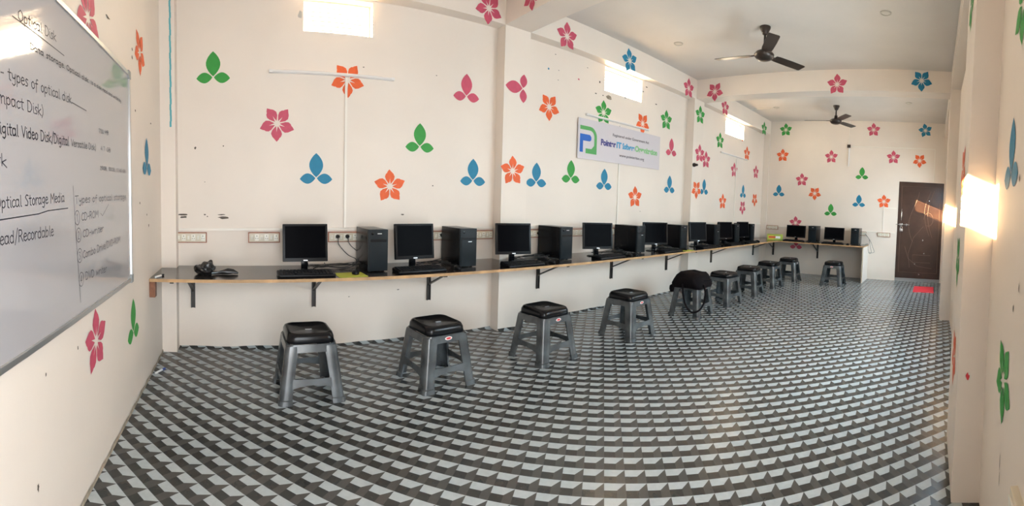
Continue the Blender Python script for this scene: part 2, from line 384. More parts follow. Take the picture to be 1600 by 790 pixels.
for px, py, k, c, r in [(1600, 5, 'F', 'G', 180), (1582, 236, 'T', 'B', 0), (1568, 594, 'F', 'G', 180)]:
    q = on_y(px, py, RR); motif(q, PY, k, c, w_right, r)
# teal painted line on the corner pillar, scuffs and stains
bm = nb(); q0, q1 = on_y(262, 0, DF), on_y(267, 199, DF); x = -.592
for i in range(24):
    za, zb = ZB-.02-(ZB-1.97)*i/24, ZB-.02-(ZB-1.97)*(i+1)/24; j = .002*sin(i*2.1)
    vs = [bm.verts.new(p) for p in ((x-.008+j, DF-.002, za), (x+.008+j, DF-.002, za), (x+.008+j, DF-.002, zb), (x-.008+j, DF-.002, zb))]; bm.faces.new(vs)
obj('painted_line', bm, m_teal, pillars[0])['label'] = 'teal vertical line painted on the corner pillar'
def scuff(c, nrm, wd, ht, parent, m=m_dirt, seed=0):
    rd = random.Random(seed); bm = nb(); z = V(nrm); up = V((0, 0, 1)); x = up.cross(z)
    vs = [bm.verts.new(V(c)+z*.0024+(x*cos(2*pi*k/11)*wd+up*sin(2*pi*k/11)*ht)*(.5*(.55+.6*rd.random()))) for k in range(11)]
    bm.faces.new(vs); obj('scuff_mark', bm, m, parent)
for i, (px, py, a, b) in enumerate([(285, 335, .09, .02), (287, 339, .07, .022), (320, 335, .018, .015), (324, 338, .016, .012), (347, 335, .08, .012), (349, 340, .10, .022), (305, 231, .02, .03), (349, 228, .018, .015),
        (568, 105, .02, .012), (682, 118, .016, .012), (629, 335, .035, .016), (676, 290, .02, .012), (320, 284, .01, .008), (582, 39, .02, .012), (469, 23, .045, .07), (857, 107, .03, .025), (873, 110, .02, .01), (904, 124, .03, .025), (872, 125, .02, .01), (1025, 163, .05, .02), (868, 85, .02, .01), (622, 452, .03, .01), (545, 463, .02, .008)]):
    scuff(on_y(px, py, D), NY, a, b, w_left, PAINT['B'] if i == 15 else PAINT['P'] if i == 17 else m_alu if i == 14 else m_dirt, i)
for i, (px, py, a, b) in enumerate([(168, 27, .08, .012), (206, 77, .03, .02), (206, 90, .03, .035), (211, 173, .03, .02), (218, 317, .03, .02), (229, 335, .03, .02), (235, 193, .04, .015), (71, 585, .012, .02), (59, 761, .018, .03), (121, 543, .015, .02), (232, 352, .03, .03)]):
    scuff(on_x(px, py, -W), PX, a, b, w_front, m_dirt, 40+i)
for i, (px, py, a, b) in enumerate([(1593, 449, .012, .03), (1584, 482, .012, .03), (1563, 720, .01, .07), (1562, 748, .01, .06), (1594, 278, .02, .03)]):
    scuff(on_y(px, py, RR), PY, a, b, w_right, m_dirt, 60+i)
for i, (px, py, a, b, m) in enumerate([(951, 152, .13, .05, m_plaster), (937, 128, .03, .03, m_dirt), (931, 146, .04, .015, m_dirt), (942, 149, .03, .02, m_dirt), (1010, 136, .05, .02, m_dirt), (1005, 143, .04, .015, m_dirt), (1160, 219, .10, .04, PAINT['O']), (977, 153, .05, .012, m_dirt), (918, 106, .02, .01, m_dirt), (1000, 330, .03, .008, m_dirt)]):
    scuff(on_y(px, py, D), NY, a, b, w_left, m, 80+i)
scuff((2.10, -.205, .60), NX, .02, .045, w_right, m_red, 71)

# ------------------------------------------------------------------ whiteboard and its writing
BX = -W+.018; BY0, BY1, BZ0, BZ1 = .78, 2.605, .855, 2.085
wb = thing('whiteboard', 'large glossy whiteboard with aluminium frame and black handwriting on the left wall', 'whiteboard', (-W, (BY0+BY1)/2, BZ0))
def lo(o, root): o.matrix_parent_inverse = M4.Translation(-V(root.location)); return o
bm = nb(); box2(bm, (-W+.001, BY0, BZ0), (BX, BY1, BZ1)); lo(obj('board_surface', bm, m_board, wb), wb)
bm = nb()
box2(bm, (-W+.001, BY0-.008, BZ0-.016), (BX+.008, BY1+.008, BZ0+.006), .003); box2(bm, (-W+.001, BY0-.008, BZ1-.006), (BX+.008, BY1+.008, BZ1+.016), .003)
box2(bm, (-W+.001, BY0-.016, BZ0), (BX+.008, BY0+.006, BZ1), .003); box2(bm, (-W+.001, BY1-.006, BZ0), (BX+.008, BY1+.016, BZ1), .003)
lo(obj('board_frame', bm, m_alu, wb), wb)
for y in (BY0, BY1):
    for z in (BZ0, BZ1):
        bm = nb(); add_box(bm, (BX-.004, y, z), (.032, .05, .05), None, .008); lo(obj('corner_cap', bm, mat('corner_plastic', (.25, .26, .26), .4), wb), wb)
# single stroke letters; grid 4 wide, x-height 4, capitals 6, tails to -2
GL = {
 'a': (4, ['3,3 2,4 .6,3.6 .2,2 .8,.3 2,.2 3,1.6', '3,4 3,.8 3.6,0']), 'b': (4, ['.4,6 .5,0', '.5,2.6 1.6,4 3,3.2 3,1 1.8,0 .5,.8']), 'c': (3.2, ['3,3.4 1.8,4 .4,2.8 .4,1 1.6,0 3,.8']),
 'd': (4, ['3,6 3,0', '3,2.8 1.8,4 .4,3 .4,1 1.6,0 3,1']), 'e': (3.4, ['.4,2 2.8,2.5 2.4,3.8 1.2,4 .3,2.6 .5,.8 1.7,0 3.2,.8']), 'f': (3, ['3,5.6 2,6 1.4,5 1.2,-1.4', '.2,3.4 2.8,3.6']),
 'g': (4, ['3,3.4 1.8,4 .5,3 .6,1.2 1.8,.6 3,1.8', '3,4 3,-1 2,-2 .6,-1.4']), 'i': (1.8, ['.8,3.8 .9,.6 1.5,0', '.8,5.2 .9,5.5']), 'k': (3.6, ['.5,6 .5,0', '3,3.8 .6,1.8 3.4,0']), 'l': (2, ['.8,6 .8,.6 1.6,0']),
 'm': (5.4, ['.4,4 .5,0', '.5,2.8 1.4,4 2.2,3.6 2.3,0', '2.3,2.8 3.4,4 4.3,3.5 4.4,.4 5,0']), 'n': (3.8, ['.4,4 .5,0', '.5,2.8 1.8,4 2.9,3.4 3,.4 3.5,0']), 'o': (3.6, ['1.8,4 .5,3 .5,1 1.7,0 3,1 3,3 1.8,4']),
 'p': (3.8, ['.5,4 .5,-2', '.5,2.8 1.8,4 3,3 2.9,1 1.7,.2 .5,1']), 'r': (3, ['.5,4 .6,0', '.6,2.4 1.6,4 2.8,3.6']), 's': (3, ['2.8,3.6 1.4,4 .6,3 2.4,1.4 2,.2 .4,.2']), 't': (3, ['1.3,5.6 1.3,.6 2.4,0', '.1,3.9 2.7,4']),
 'u': (3.8, ['.4,4 .5,1 1.5,0 2.8,1.2', '2.9,4 3,.6 3.5,0']), 'v': (3.4, ['.3,4 1.5,0 3,4']), 'w': (5, ['.3,4 1,.2 2.3,3 3.2,.2 4.5,4']), 'y': (3.8, ['.4,4 .8,1.8 2.2,1.6 3,3', '3,4 2.8,-1 1.6,-2 .6,-1.2']),
 'O': (5, ['2.4,6 .5,4.4 .6,1.2 2.6,0 4.2,1.6 4.1,4.6 2.4,6']), 'D': (4.6, ['.6,6 .5,0 2.6,.2 4,2 3.8,4.4 2.2,5.9 .2,5.9']), 'S': (4, ['3.6,5.4 2,6 .6,4.8 3.2,2 2.6,.2 .3,.4']), 'C': (4.2, ['3.8,5 2.2,6 .5,4 .6,1.4 2.2,0 4,1']),
 'V': (4.2, ['.3,6 2,0 3.9,6']), 'M': (5.4, ['.4,0 .7,6 2.6,2.2 4.5,6 4.8,0']), 'R': (4.4, ['.5,0 .6,6 2.8,5.8 3.3,4.2 2.2,3 .6,2.9', '2,2.9 4,0']), 'T': (4, ['.1,5.8 3.9,6', '2,6 1.9,0']), 'B': (4.2, ['.5,0 .5,6 2.6,5.8 2.9,4 .6,3.1', '.6,3.1 3.2,2.6 3.2,.6 .5,0']),
 'G': (4.6, ['4,5 2.4,6 .6,4 .7,1.2 2.4,0 3.9,1 4,2.7 2.6,2.7']), 'K': (4, ['.5,6 .5,0', '3.6,6 .6,2.8 3.8,0']), '/': (3, ['2.6,7 .3,-1']), ')': (2, ['.4,6.6 1.5,4 1.4,1.4 .3,-1']), '-': (3, ['.5,2.4 2.6,2.5']), '.': (1.4, ['.5,0 .8,.2']), ',': (1.4, ['.7,.3 .3,-1']),
 '7': (3.6, ['.3,5.8 3.2,6 1.4,0']), '0': (3.6, ['1.8,6 .5,4.4 .5,1.4 1.7,0 3,1.4 3,4.4 1.8,6']), '4': (3.6, ['2.4,0 2.4,6 .3,2 3.4,2']), '2': (3.4, ['.4,4.8 1.6,6 2.9,4.8 .3,0 3.2,.1']), '5': (3.4, ['3,6 .8,5.9 .6,3.4 2.6,3.4 2.8,1 .4,.1']), '1': (2.4, ['.4,4.8 1.4,6 1.4,0']), '3': (3.4, ['.4,5.6 2.6,5.6 1.4,3.4 3,2 2,.1 .3,.4']), '8': (3.4, ['1.8,3.2 .6,4.6 1.8,6 2.8,4.6 .6,1.4 1.8,0 3,1.4 1.8,3.2']), ' ': (2.6, [])}
def stroke(bm, pts, wd, X):
    for a, b in zip(pts, pts[1:]):
        d = V((b[0]-a[0], b[1]-a[1])); 
        if d.length < 1e-6: continue
        n = V((-d.y, d.x)).normalized()*wd/2; e = d.normalized()*wd*.3
        vs = [bm.verts.new((X, a[0]+s*n.x-t*e.x, a[1]+s*n.y-t*e.y)) if t > 0 else bm.verts.new((X, b[0]+s*n.x+e.x, b[1]+s*n.y+e.y)) for s, t in ((1, 1), (-1, 1), (-1, 0), (1, 0))]
        bm.faces.new(vs)
IX = BX+.0006
def bpt(p): q = on_x(p[0], p[1], BX); return (q.y, q.z)
def hand(text, p0, p1, h, wd=.0038, m=m_ink):
    a, b = V(bpt(p0)), V(bpt(p1)); tot = sum(GL[c][0] for c in text); d = (b-a); k = d.length/tot; dn = d.normalized(); up = V((-dn.y*.2, 1)); bm = nb(); x = 0
    for ch in text:
        for st in GL[ch][1]:
            pts = [a+dn*(x+float(q.split(',')[0]))*k+up*(float(q.split(',')[1])*h/6) for q in st.split()]
            if len(pts) > 2:   # round the corners
                o = [pts[0]]
                for i in range(1, len(pts)-1): o += [pts[i]*.7+pts[i-1]*.3, pts[i]*.96+(pts[i-1]+pts[i+1])*.02, pts[i]*.7+pts[i+1]*.3]
                pts = o+[pts[-1]]
            stroke(bm, [(q.x, q.y) for q in pts], wd, IX)
        x += GL[ch][0]
    o = lo(obj('handwriting', bm, m, wb), wb); return o
def line(pts, wd=.004, m=m_ink):
    bm = nb(); stroke(bm, [bpt(p) for p in pts], wd, IX); lo(obj('pen_line', bm, m, wb), wb)
hand('Optical Disk', (28, 31), (88, 65), .034); line([(19, 25), (50, 48), (100, 87)])
hand('Data storage. Optical disk', (47, 76), (138, 129), .020, .004); hand('is a disk read and write by', (142, 131), (189, 160), .018, .0034)
hand('- types of optical disk', (0, 120), (112, 162), .036); line([(112, 160), (135, 173)], .004)
hand('Compact Disk)', (-22, 154), (68, 182), .036); hand('700 MB', (154, 208), (170, 211), .022, .003, m_inkthin)
hand('Digital Video Disk/Digital', (-10, 207), (108, 228), .036, .0045); hand('Versatile Disk)', (111, 228), (150, 235), .028, .0036); hand('4.7 GB', (157, 235), (173, 238), .022, .003, m_inkthin)
hand('Disk', (-26, 248), (11, 262), .036); hand('25GB, 50GB, 17.40 GB', (156, 265), (196, 270), .018, .003, m_inkthin)
hand('Optical Storage Media', (-8, 327), (101, 315), .036); line([(-4, 344), (60, 334), (75, 329), (106, 325)])
hand('Read/Recordable', (-10, 385), (84, 368), .038); line([(114, 290), (118, 360), (126, 472)], .0035, m_inkthin)
hand('Types of optical storage', (117, 318), (197, 311), .032, .0036, m_inkthin)
def ring(px, py, d):
    c = V(bpt((px, py))); bm = nb(); stroke(bm, [(c.x+.028*cos(k*pi/8), c.y+.030*sin(k*pi/8)) for k in range(17)], .0032, IX); lo(obj('pen_circle', bm, m_inkthin, wb), wb)
    q = on_x(px, py, BX); bm = nb(); g = GL[d]
    for st in g[1]: stroke(bm, [(c.x+(float(s.split(',')[0])-g[0]/2)*.006, c.y+(float(s.split(',')[1])-3)*.0055) for s in st.split()], .003, IX)
    lo(obj('handwriting', bm, m_inkthin, wb), wb)
for a, b, d in ((120.5, 340, '1'), (122.8, 367, '2'), (124.6, 399, '3'), (127, 436, '4')): ring(a, b, d)
hand('CD-ROM', (127, 345), (154, 339), .034, .0038, m_inkthin); line([(157, 333), (160, 337), (169.5, 319)], .003, m_inkthin)
hand('CD-writer', (129, 371), (162, 361), .032, .0038, m_inkthin); hand('Combo Drive/DVD-ROM', (129.5, 404), (188, 378), .034, .0038, m_inkthin); hand('DVD writer', (133.5, 437), (167, 424), .034, .0038, m_inkthin)

# ------------------------------------------------------------------ worktops
TH = .022
wt = thing('worktop', 'long dark laminate worktop with plywood edge running under the high windows', 'worktop', (4.3, 3.55, HD))
bm = nb(); box2(bm, (-W+.002, DY+.004, HD-TH), (E-.002, D-.001, HD)); 
# notch the top round the pillars by building strips instead
bm.free(); bm = nb(); box2(bm, (-W+.002, DY+.004, HD-TH), (E-.002, DF-.002, HD))
for a, b in ((-.553, 2.508), (2.832, 6.098), (6.412, 9.428)): box2(bm, (a, DF-.002, HD-TH), (b, D-.001, HD))
lo(obj('work_surface', bm, m_top, wt), wt)
bm = nb(); box2(bm, (-W+.002, DY, HD-TH-.001), (8.80, DY+.004, HD+.0005)); lo(obj('edge_strip', bm, m_ply, wt), wt)
def bracket_bm(px_x=None):
    bm = nb()   # local: wall plane at y=0, arm to -y, top at z=0
    box2(bm, (-.018, -.006, -.355), (.018, 0, 0)); box2(bm, (-.018, -.54, -.006), (.018, 0, 0))
    for s in (-.016, .016): box2(bm, (s-.002, -.024, -.355), (s+.002, 0, 0)); box2(bm, (s-.002, -.54, -.024), (s+.002, 0, 0))
    a, b = V((0, -.012, -.20)), V((0, -.44, -.018)); d = b-a
    add_box(bm, (a+b)/2, (.022, d.length, .014), M4.Rotation(atan2(d.z, d.y), 3, 'X')); return bm
br = None
for px in (302, 490, 669, 839, 953, 1044, 1108, 1173):
    x = {1044: 5.66}.get(px, on_y(px, 450, D).x)
    if br is None: br = obj('bracket', bracket_bm(), m_steel, wt); o = br; o['label'] = 'black steel bracket'
    else: o = br.copy(); col.objects.link(o)
    o.location = V((x, D, HD-TH))-wt.location
for px in (268, 697, 888, 1004, 1087):     # screw heads under the front edge
    q = on_y(px, 440, DY); bm = nb(); add_box(bm, (q.x, DY+.01, HD-TH-.006), (.03, .012, .012), None, .003); lo(obj('screw_block', bm, m_steel, wt), wt)
FX0 = 8.80
ct = thing('worktop', 'short dark worktop with upright end panel along the door wall', 'worktop', (9.1, 2.3, HD))
bm = nb(); box2(bm, (FX0+.004, 1.37, HD-TH), (E-.001, DY-.001, HD)); lo(obj('work_surface', bm, m_top, ct), ct)
bm = nb(); box2(bm, (FX0, 1.366, HD-TH-.001), (FX0+.004, DY-.001, HD+.0005)); box2(bm, (FX0, 1.364, HD-TH-.001), (E-.002, 1.369, HD+.0005)); lo(obj('edge_strip', bm, m_ply, ct), ct)
bm = nb(); box2(bm, (FX0+.02, 1.372, 0), (E-.002, 1.392, HD-TH)); o = lo(obj('end_panel', bm, m_top, ct), ct)
bm = nb(); box2(bm, (FX0+.012, 1.370, 0), (FX0+.02, 1.394, HD-TH)); lo(obj('end_panel_edging', bm, m_panel, ct), ct)
bm = nb(); box2(bm, (FX0+.02, 1.367, 0), (E-.002, 1.372, HD-TH)); lo(obj('end_panel_facing', bm, m_tube, ct), ct)
for y, pr in ((3.55, wt), (2.50, ct)):
    o = br.copy(); col.objects.link(o); o.parent = pr; o.rotation_euler = (0, 0, -pi/2); o.location = V((E, y, HD-TH))-pr.location
bm = nb(); q = on_x(240, 445, -W); box2(bm, (-W+.001, DY+.005, .60), (-W+.045, DY+.075, HD-TH-.001), .003); tag(obj('wooden_block', bm, m_block), 'small reddish wooden block on the board wall under the worktop end', 'wooden block')

# ------------------------------------------------------------------ stools
def make_stool(label):
    t = thing('plastic_stool', label, 'stool', (0, 0, 0), 0, 'plastic stools along the worktops')
    bm = nb()
    add_loft(bm, [rsq(.158, .158, .382, .05), rsq(.162, .162, .388, .052), rsq(.160, .160, .420, .055), rsq(.152, .152, .441, .06), rsq(.144, .144, .446, .06), rsq(.132, .132, .447, .055), rsq(.124, .124, .443, .05), rsq(.02, .02, .442, .015)])
    obj('seat', bm, m_seat, t, True, 50)
    bm = nb(); add_box(bm, (0, -.03, .4432), (.045, .012, .0015), None, .0005); obj('seat_emblem', bm, m_silver, t)
    bm = nb()
    o1 = [rsq(.176, .176, .330, .055), rsq(.170, .170, .382, .052)]; i1 = [rsq(.160, .160, .382, .045), rsq(.166, .166, .330, .048)]
    add_loft(bm, o1+i1+[o1[0]], cap=False); bmesh.ops.remove_doubles(bm, verts=bm.verts[:], dist=1e-5)
    obj('apron', bm, m_stool, t, True, 50)
    for sx in (-1, 1):
        for sy in (-1, 1):
            bm = nb(); loops = []
            for z, o_, arm in ((.372, .171, .080), (.345, .176, .078), (.30, .181, .074), (.17, .198, .072), (.035, .215, .072), (.030, .222, .080), (.0, .226, .082)):
                r = .030; th = .007; pts = []
                for k in range(6):
                    a = R(90*k/5); pts.append((o_-r+r*cos(a), o_-r+r*sin(a)))
                outer = [(o_-.004, o_-arm-.01), (o_, o_-arm+.008)] + pts + [(o_-arm+.008, o_), (o_-arm-.01, o_-.004)]
                inner = [(o_-arm-.01, o_-.018), (o_-arm+.006, o_-.014)] + [(o_-r+(r-.016)*cos(R(90*k/3)), o_-r+(r-.016)*sin(R(90*k/3))) for k in (3, 2, 1, 0)] + [(o_-.014, o_-arm+.006), (o_-.018, o_-arm-.01)]
                loops.append([(sx*a, sy*b, z) for a, b in outer+inner])
            add_loft(bm, loops); obj('leg', bm, m_stool, t, True, 45)
    for k in range(4):
        bm = nb(); a = k*pi/2; c, s = cos(a), sin(a)
        prof = []
        for i in range(9):
            u = -.15 + .30*i/8; arch = .012*(1-(u/.15)**2)
            prof.append((u, .095+arch*2.2, .165-arch*.4))
        L1 = []
        for u, z0, z1 in prof:
            y0 = -(.214-(z0-.02)*.115); y1 = -(.214-(z1-.02)*.115)
            L1.append([(u, y0, z0), (u, y1, z1), (u, y1+.008, z1), (u, y0+.008, z0)])
        L1 = [[(x*c-y*s, x*s+y*c, z) for x, y, z in l] for l in L1]
        add_loft(bm, L1); obj('stretcher', bm, m_stool, t, True, 35)
    bm = nb(); m = M4.Rotation(R(90+4), 4, 'X'); add_lathe(bm, [(.001, .0012), (.030, .0012), (.030, 0)], (0, -.1745, .358), 20, m @ M4.Diagonal((1, .45, 1, 1)))
    s_ = obj('label_sticker', bm, m_sticker, t); s_['label'] = 'white oval sticker with red middle'
    bm = nb(); add_lathe(bm, [(.001, .002), (.020, .002), (.020, 0)], (0, -.1745, .358), 20, m @ M4.Diagonal((1, .4, 1, 1))); obj('sticker_print', bm, m_red, s_)
    return t
SPOTS = [((.462, 2.985), 1, 'grey plastic stool with black seat, nearest the whiteboard wall'),
 ((1.41, 2.93), 6, 'grey plastic stool with black seat in front of the second computer from the whiteboard'),
 ((2.45, 2.93), 4, 'grey plastic stool with black seat beside the first projecting pillar'),
 ((3.56, 2.90), 2, 'grey plastic stool with black seat under the company sign, left of the bag'),
 ((4.80, 2.87), 3, 'grey plastic stool carrying the black bag'),
 ((5.68, 2.87), -4, 'grey plastic stool just right of the stool with the black bag'),
 ((6.56, 2.87), 5, 'second grey plastic stool right of the stool with the black bag'),
 ((7.43, 2.86), -3, 'grey plastic stool last before the corner on the window side'),
 ((8.33, 2.78), 3, 'grey plastic stool in the corner between the two worktops'),
 ((8.33, 1.86), 0, 'grey plastic stool alone under the short worktop by its end panel')]
st0 = make_stool(SPOTS[0][2])
for i, ((x, y), a, lb) in enumerate(SPOTS):
    o = st0 if i == 0 else copy_tree(st0)
    o.location = (x, y, 0); o.rotation_euler = (0, 0, R(a) + (-pi/2 if i == 9 else 0)); o['label'] = lb
    o['_n'] = i
for o in [q for q in bpy.data.objects if q.name.startswith('plastic_stool')]:
    if o['_n'] not in (1, 2, 3, 8, 9):
        for c in kids(o):
            if c.name.startswith('label_sticker'):
                for g in kids(c): bpy.data.objects.remove(g)
                bpy.data.objects.remove(c)
    del o['_n']

# black bag over stool five
bx, by, _ = 4.80, 2.87, 0
bag = thing('backpack', 'black soft bag with hanging strap draped over a stool', 'bag', (bx, by, .447))
bm = nb(); loops = []
for k, (z, s, dx) in enumerate([(-.10, .02, -.16), (-.09, .205, -.01), (-.045, .222, -.012), (.0, .215, -.01), (.05, .19, 0), (.085, .14, .01), (.10, .06, .02), (.102, .01, .02)]):
    lp = rsq(s, s*.96, z, s*.55, 6, dx); lp = [(x+.010*sin(7*atan2(y, x)+k), y+.010*cos(5*atan2(y, x)+k*1.3), z+.008*sin(4*atan2(y, x)+k)) for x, y, z in lp]; loops.append(lp)
loops = loops[1:]
inner = [[(x*.80, y*.80, z) for x, y, z in rsq(.215, .205, -.09, .11, 6, -.01)], [(x, y, z) for x, y, z in rsq(.178, .178, .003, .06, 6, -.0)]]
add_loft(bm, [inner[1], rsq(.192, .192, -.09, .06, 6)] + loops)
obj('bag_body', bm, m_bag, bag, True, 60)
def tube_thing(name, pts, r, m, parent=None, sub=4):
    # smooth the control points
    P = [V(p) for p in pts]; o = []
    for i in range(len(P)-1):
        p0, p1, p2, p3 = P[max(i-1, 0)], P[i], P[i+1], P[min(i+2, len(P)-1)]
        for k in range(sub):
            t = k/sub; o.append(.5*((2*p1)+(p2-p0)*t+(2*p0-5*p1+4*p2-p3)*t*t+(3*p1-p0-3*p2+p3)*t**3))
    o.append(P[-1]); bm = nb(); add_tube(bm, o, r, 6); return obj(name, bm, m, parent, True)
tube_thing('strap', [(-.858*a+.513*t, -.513*a-.858*t, z) for a, t, z in ((.20, -.12, -.04), (.27, -.11, -.15), (.30, -.07, -.28), (.31, 0, -.355), (.30, .09, -.335), (.28, .15, -.24), (.26, .16, -.13), (.20, .14, -.04))], .012, m_bag, bag)
bm = nb(); add_loft(bm, [[(x-.235, y-.03, z) for x, y, z in rsq(s, s*.8, 0, s*.6, 4)] and [(-.150+s*cos(a*pi/6)*1.0, .200+s*sin(a*pi/6), zz) for a in range(12)] for zz, s in ((-.17, .01), (-.165, .035), (-.13, .045), (-.09, .04), (-.07, .01))]); obj('side_pocket', bm, m_bag, bag, True)
bm = nb(); add_box(bm, (.02, -.212, .01), (.20, .006, .008), None, .002); obj('zip', bm, m_silver if False else m_blk2, bag)

# ------------------------------------------------------------------ computers
def make_monitor(wide, label):
    wd, ht = (.43, .265) if wide else (.368, .305)
    t = thing('monitor', label, 'monitor', (0, 0, HD), 0, 'computer monitors on the worktops')
    zb = .085 if not wide else .075
    tilt = M4.Rotation(R(-6), 3, 'X')
    def pl(p): q = tilt @ V((p[0], p[1], p[2]-ht/2)); return (q.x, q.y, q.z+zb+ht/2)
    bm = nb(); add_box(bm, (0, 0, 0), (wd, .035, ht), None, .006); add_box(bm, (0, .032, -.01), (wd*.7, .04, ht*.6), None, .012)
    bm.transform(M4.Translation((0, 0, zb+ht/2)) @ tilt.to_4x4()); obj('casing', bm, m_blk, t, True)
    bm = nb(); add_box(bm, (0, -.0178, .006), (wd-.036, .002, ht-.046)); bm.transform(M4.Translation((0, 0, zb+ht/2)) @ tilt.to_4x4()); obj('screen', bm, m_screen, t)
    bm = nb(); add_box(bm, (0, -.0185, -ht/2+.010), (.034, .002, .006)); bm.transform(M4.Translation((0, 0, zb+ht/2)) @ tilt.to_4x4()); obj('badge', bm, m_silver, t)
    bm = nb(); add_box(bm, (0, .035, .075), (.055, .03, .15), None, .008); obj('stand_neck', bm, m_blk2, t, True)
    bm = nb(); add_lathe(bm, [(.112, 0), (.112, .006), (.10, .013), (.03, .018), (.001, .018)], (0, .03, 0), 28, M4.Diagonal((1, .8, 1, 1))); obj('stand_base', bm, m_blk2, t, True)
    return t
def make_tower(label, style=0):
    t = thing('computer_tower', label, 'computer', (0, 0, HD), 0, 'computer towers on the worktops')   # front face at local y=0
    w_, h_, d_ = .170, .350, .375
    bm = nb(); add_box(bm, (0, d_/2+.012, h_/2+.006), (w_-.006, d_-.012, h_-.012), None, .003); obj('case', bm, m_side, t, True)
    bm = nb(); add_box(bm, (0, .008, h_/2+.004), (w_, .024, h_-.008), None, .005); add_box(bm, (0, -.005, .145), (w_-.024, .006, .245), None, .002); f = obj('front_panel', bm, m_front, t, True)
    bm = nb(); add_box(bm, (0, -.0065, h_*.74), (w_-.03, .005, .024), None, .002); obj('drive_bay', bm, m_blk, f)
    bm = nb(); z = h_*.90 if style == 0 else h_*.66
    add_box(bm, (.012, -.0085 if style else -.005, z), (.036, .004, .006), None, .001); obj('badge', bm, m_silver, f)
    bm = nb(); add_lathe(bm, [(.010, 0), (.010, .003), (.001, .004)], (-.05, -.004, h_*.90), 16, M4.Rotation(R(90), 4, 'X')); obj('power_button', bm, m_blk2, f)
    bm = nb()
    for x in (-.06, .06):
        for y in (.05, .32): add_lathe(bm, [(.012, 0), (.012, .006)], (x, y, 0), 12)
    obj('foot', bm, m_blk, t)
    return t
def make_keyboard(label):
    t = thing('keyboard', label, 'keyboard', (0, 0, HD), 0, 'keyboards on the worktops')
    bm = nb(); add_loft(bm, [rsq(.222, .072, 0, .01), rsq(.225, .075, .006, .012), rsq(.222, .072, .018, .012)])
    for v_ in bm.verts: v_.co.z += .10*max(0, v_.co.y+.07)*(1 if v_.co.z > .004 else 0)
    obj('keyboard_body', bm, m_blk, t, True)
    bm = nb()
    for r_ in range(5):
        n = 15
        for k in range(n):
            if r_ == 0 and 3 < k < 9: continue
            x = -.205 + .41*(k+.5)/n; y = -.050 + .026*r_; add_box(bm, (x, y, .0225+.10*(y+.07)), (.022, .020, .007))
    y = -.050; add_box(bm, (-.015, y, .0225+.002), (.125, .020, .007)); obj('keys', bm, m_key, t)
    return t
def make_mouse(label):
    t = thing('mouse', label, 'mouse', (0, 0, HD), 0, 'mice on the worktops'); bm = nb()
    add_loft(bm, [[(s*.031*cos(a*pi/8), s*.055*sin(a*pi/8), z+.006*(1-s)*0) for a in range(16)] for z, s in ((0, .9), (.008, 1), (.02, .95), (.030, .7), (.036, .3), (.037, .05))])
    obj('mouse_body', bm, m_blk, t, True)
    bm = nb(); add_lathe(bm, [(.007, -.003), (.007, .003)], (0, .028, .030), 12, M4.Rotation(pi/2, 4, 'Y')); obj('scroll_wheel', bm, m_gcable, t)
    return t
ORD = ['first', 'second', 'third', 'fourth', 'fifth', 'sixth', 'seventh', 'eighth']
mon = make_monitor(False, ''); monw = make_monitor(True, ''); tow = [make_tower('', 0), make_tower('', 1)]; kb = make_keyboard(''); ms = make_mouse('')
used = set()
def put(proto, x, y, rz, label, z=HD, sc=1):
    if proto.name in used: o = copy_tree(proto)
    else: o = proto; used.add(proto.name)
    o.location = (x, y, z); o.rotation_euler = (0, 0, rz); o['label'] = label; return o
def xat(px, y): return y*tan((px-X0)/FPX)
# (monitor centre px, y, yaw), (tower front centre px, front y), keyboard (x, y, yaw)
ST = [((477, 3.54, 0), (591.5, 3.43), (.505, 3.36, 0)), ((648, 3.52, 3), (733, 3.44), (1.46, 3.37, 3)), ((803, 3.52, -14), (886.5, 3.46), (2.50, 3.33, 4)), ((935, 3.52, -24), (1003, 3.46), (3.72, 3.34, 2)),
      ((1025, 3.52, -27), (1070, 3.46), (4.95, 3.34, 0)), ((1091, 3.52, -15), (1122, 3.46), (5.98, 3.34, -2)), ((1134, 3.52, -12), (1153, 3.46), (6.90, 3.34, 2)), ((1162, 3.52, -8), (1177, 3.46), (7.64, 3.34, 0))]
WH = ['nearest the whiteboard', 'second from the whiteboard', 'at the first projecting pillar', 'below the company sign', 'fifth from the whiteboard, turned towards the room', 'at the second projecting pillar', 'second from the far corner', 'last before the far corner']
for i, ((mp, my, mr), (tp, ty), (kx, ky, ka)) in enumerate(ST):
    put(mon, xat(mp, my), my, R(mr), 'black square monitor ' + WH[i])
    put(tow[1 if i in (1, 3, 5) else 0], xat(tp, ty), ty, R(0), 'black computer tower beside the monitor ' + WH[i])
    put(kb, kx, ky, R(ka), 'black keyboard in front of the monitor ' + WH[i])
    put(ms, kx+.36 if i else .90, ky+.0 if i else 3.355, R(-8), 'black mouse beside the keyboard ' + WH[i], HD + (.0035 if i == 0 else .0035 if i == 4 else 0))
def pad(x, y, a, lb, m):
    bm = nb(); add_loft(bm, [rsq(.115, .10, 0, .008), rsq(.115, .10, .003, .008)]); o = obj('mouse_pad', bm, m); o.location = (x, y, HD); o.rotation_euler = (0, 0, R(a)); tag(o, lb, 'mouse pad')
pad(.855, 3.335, 2, 'lime green mouse pad in front of the first computer tower', m_pad); pad(5.31, 3.33, 0, 'yellow-green mouse pad before the fifth computer tower', m_pad)
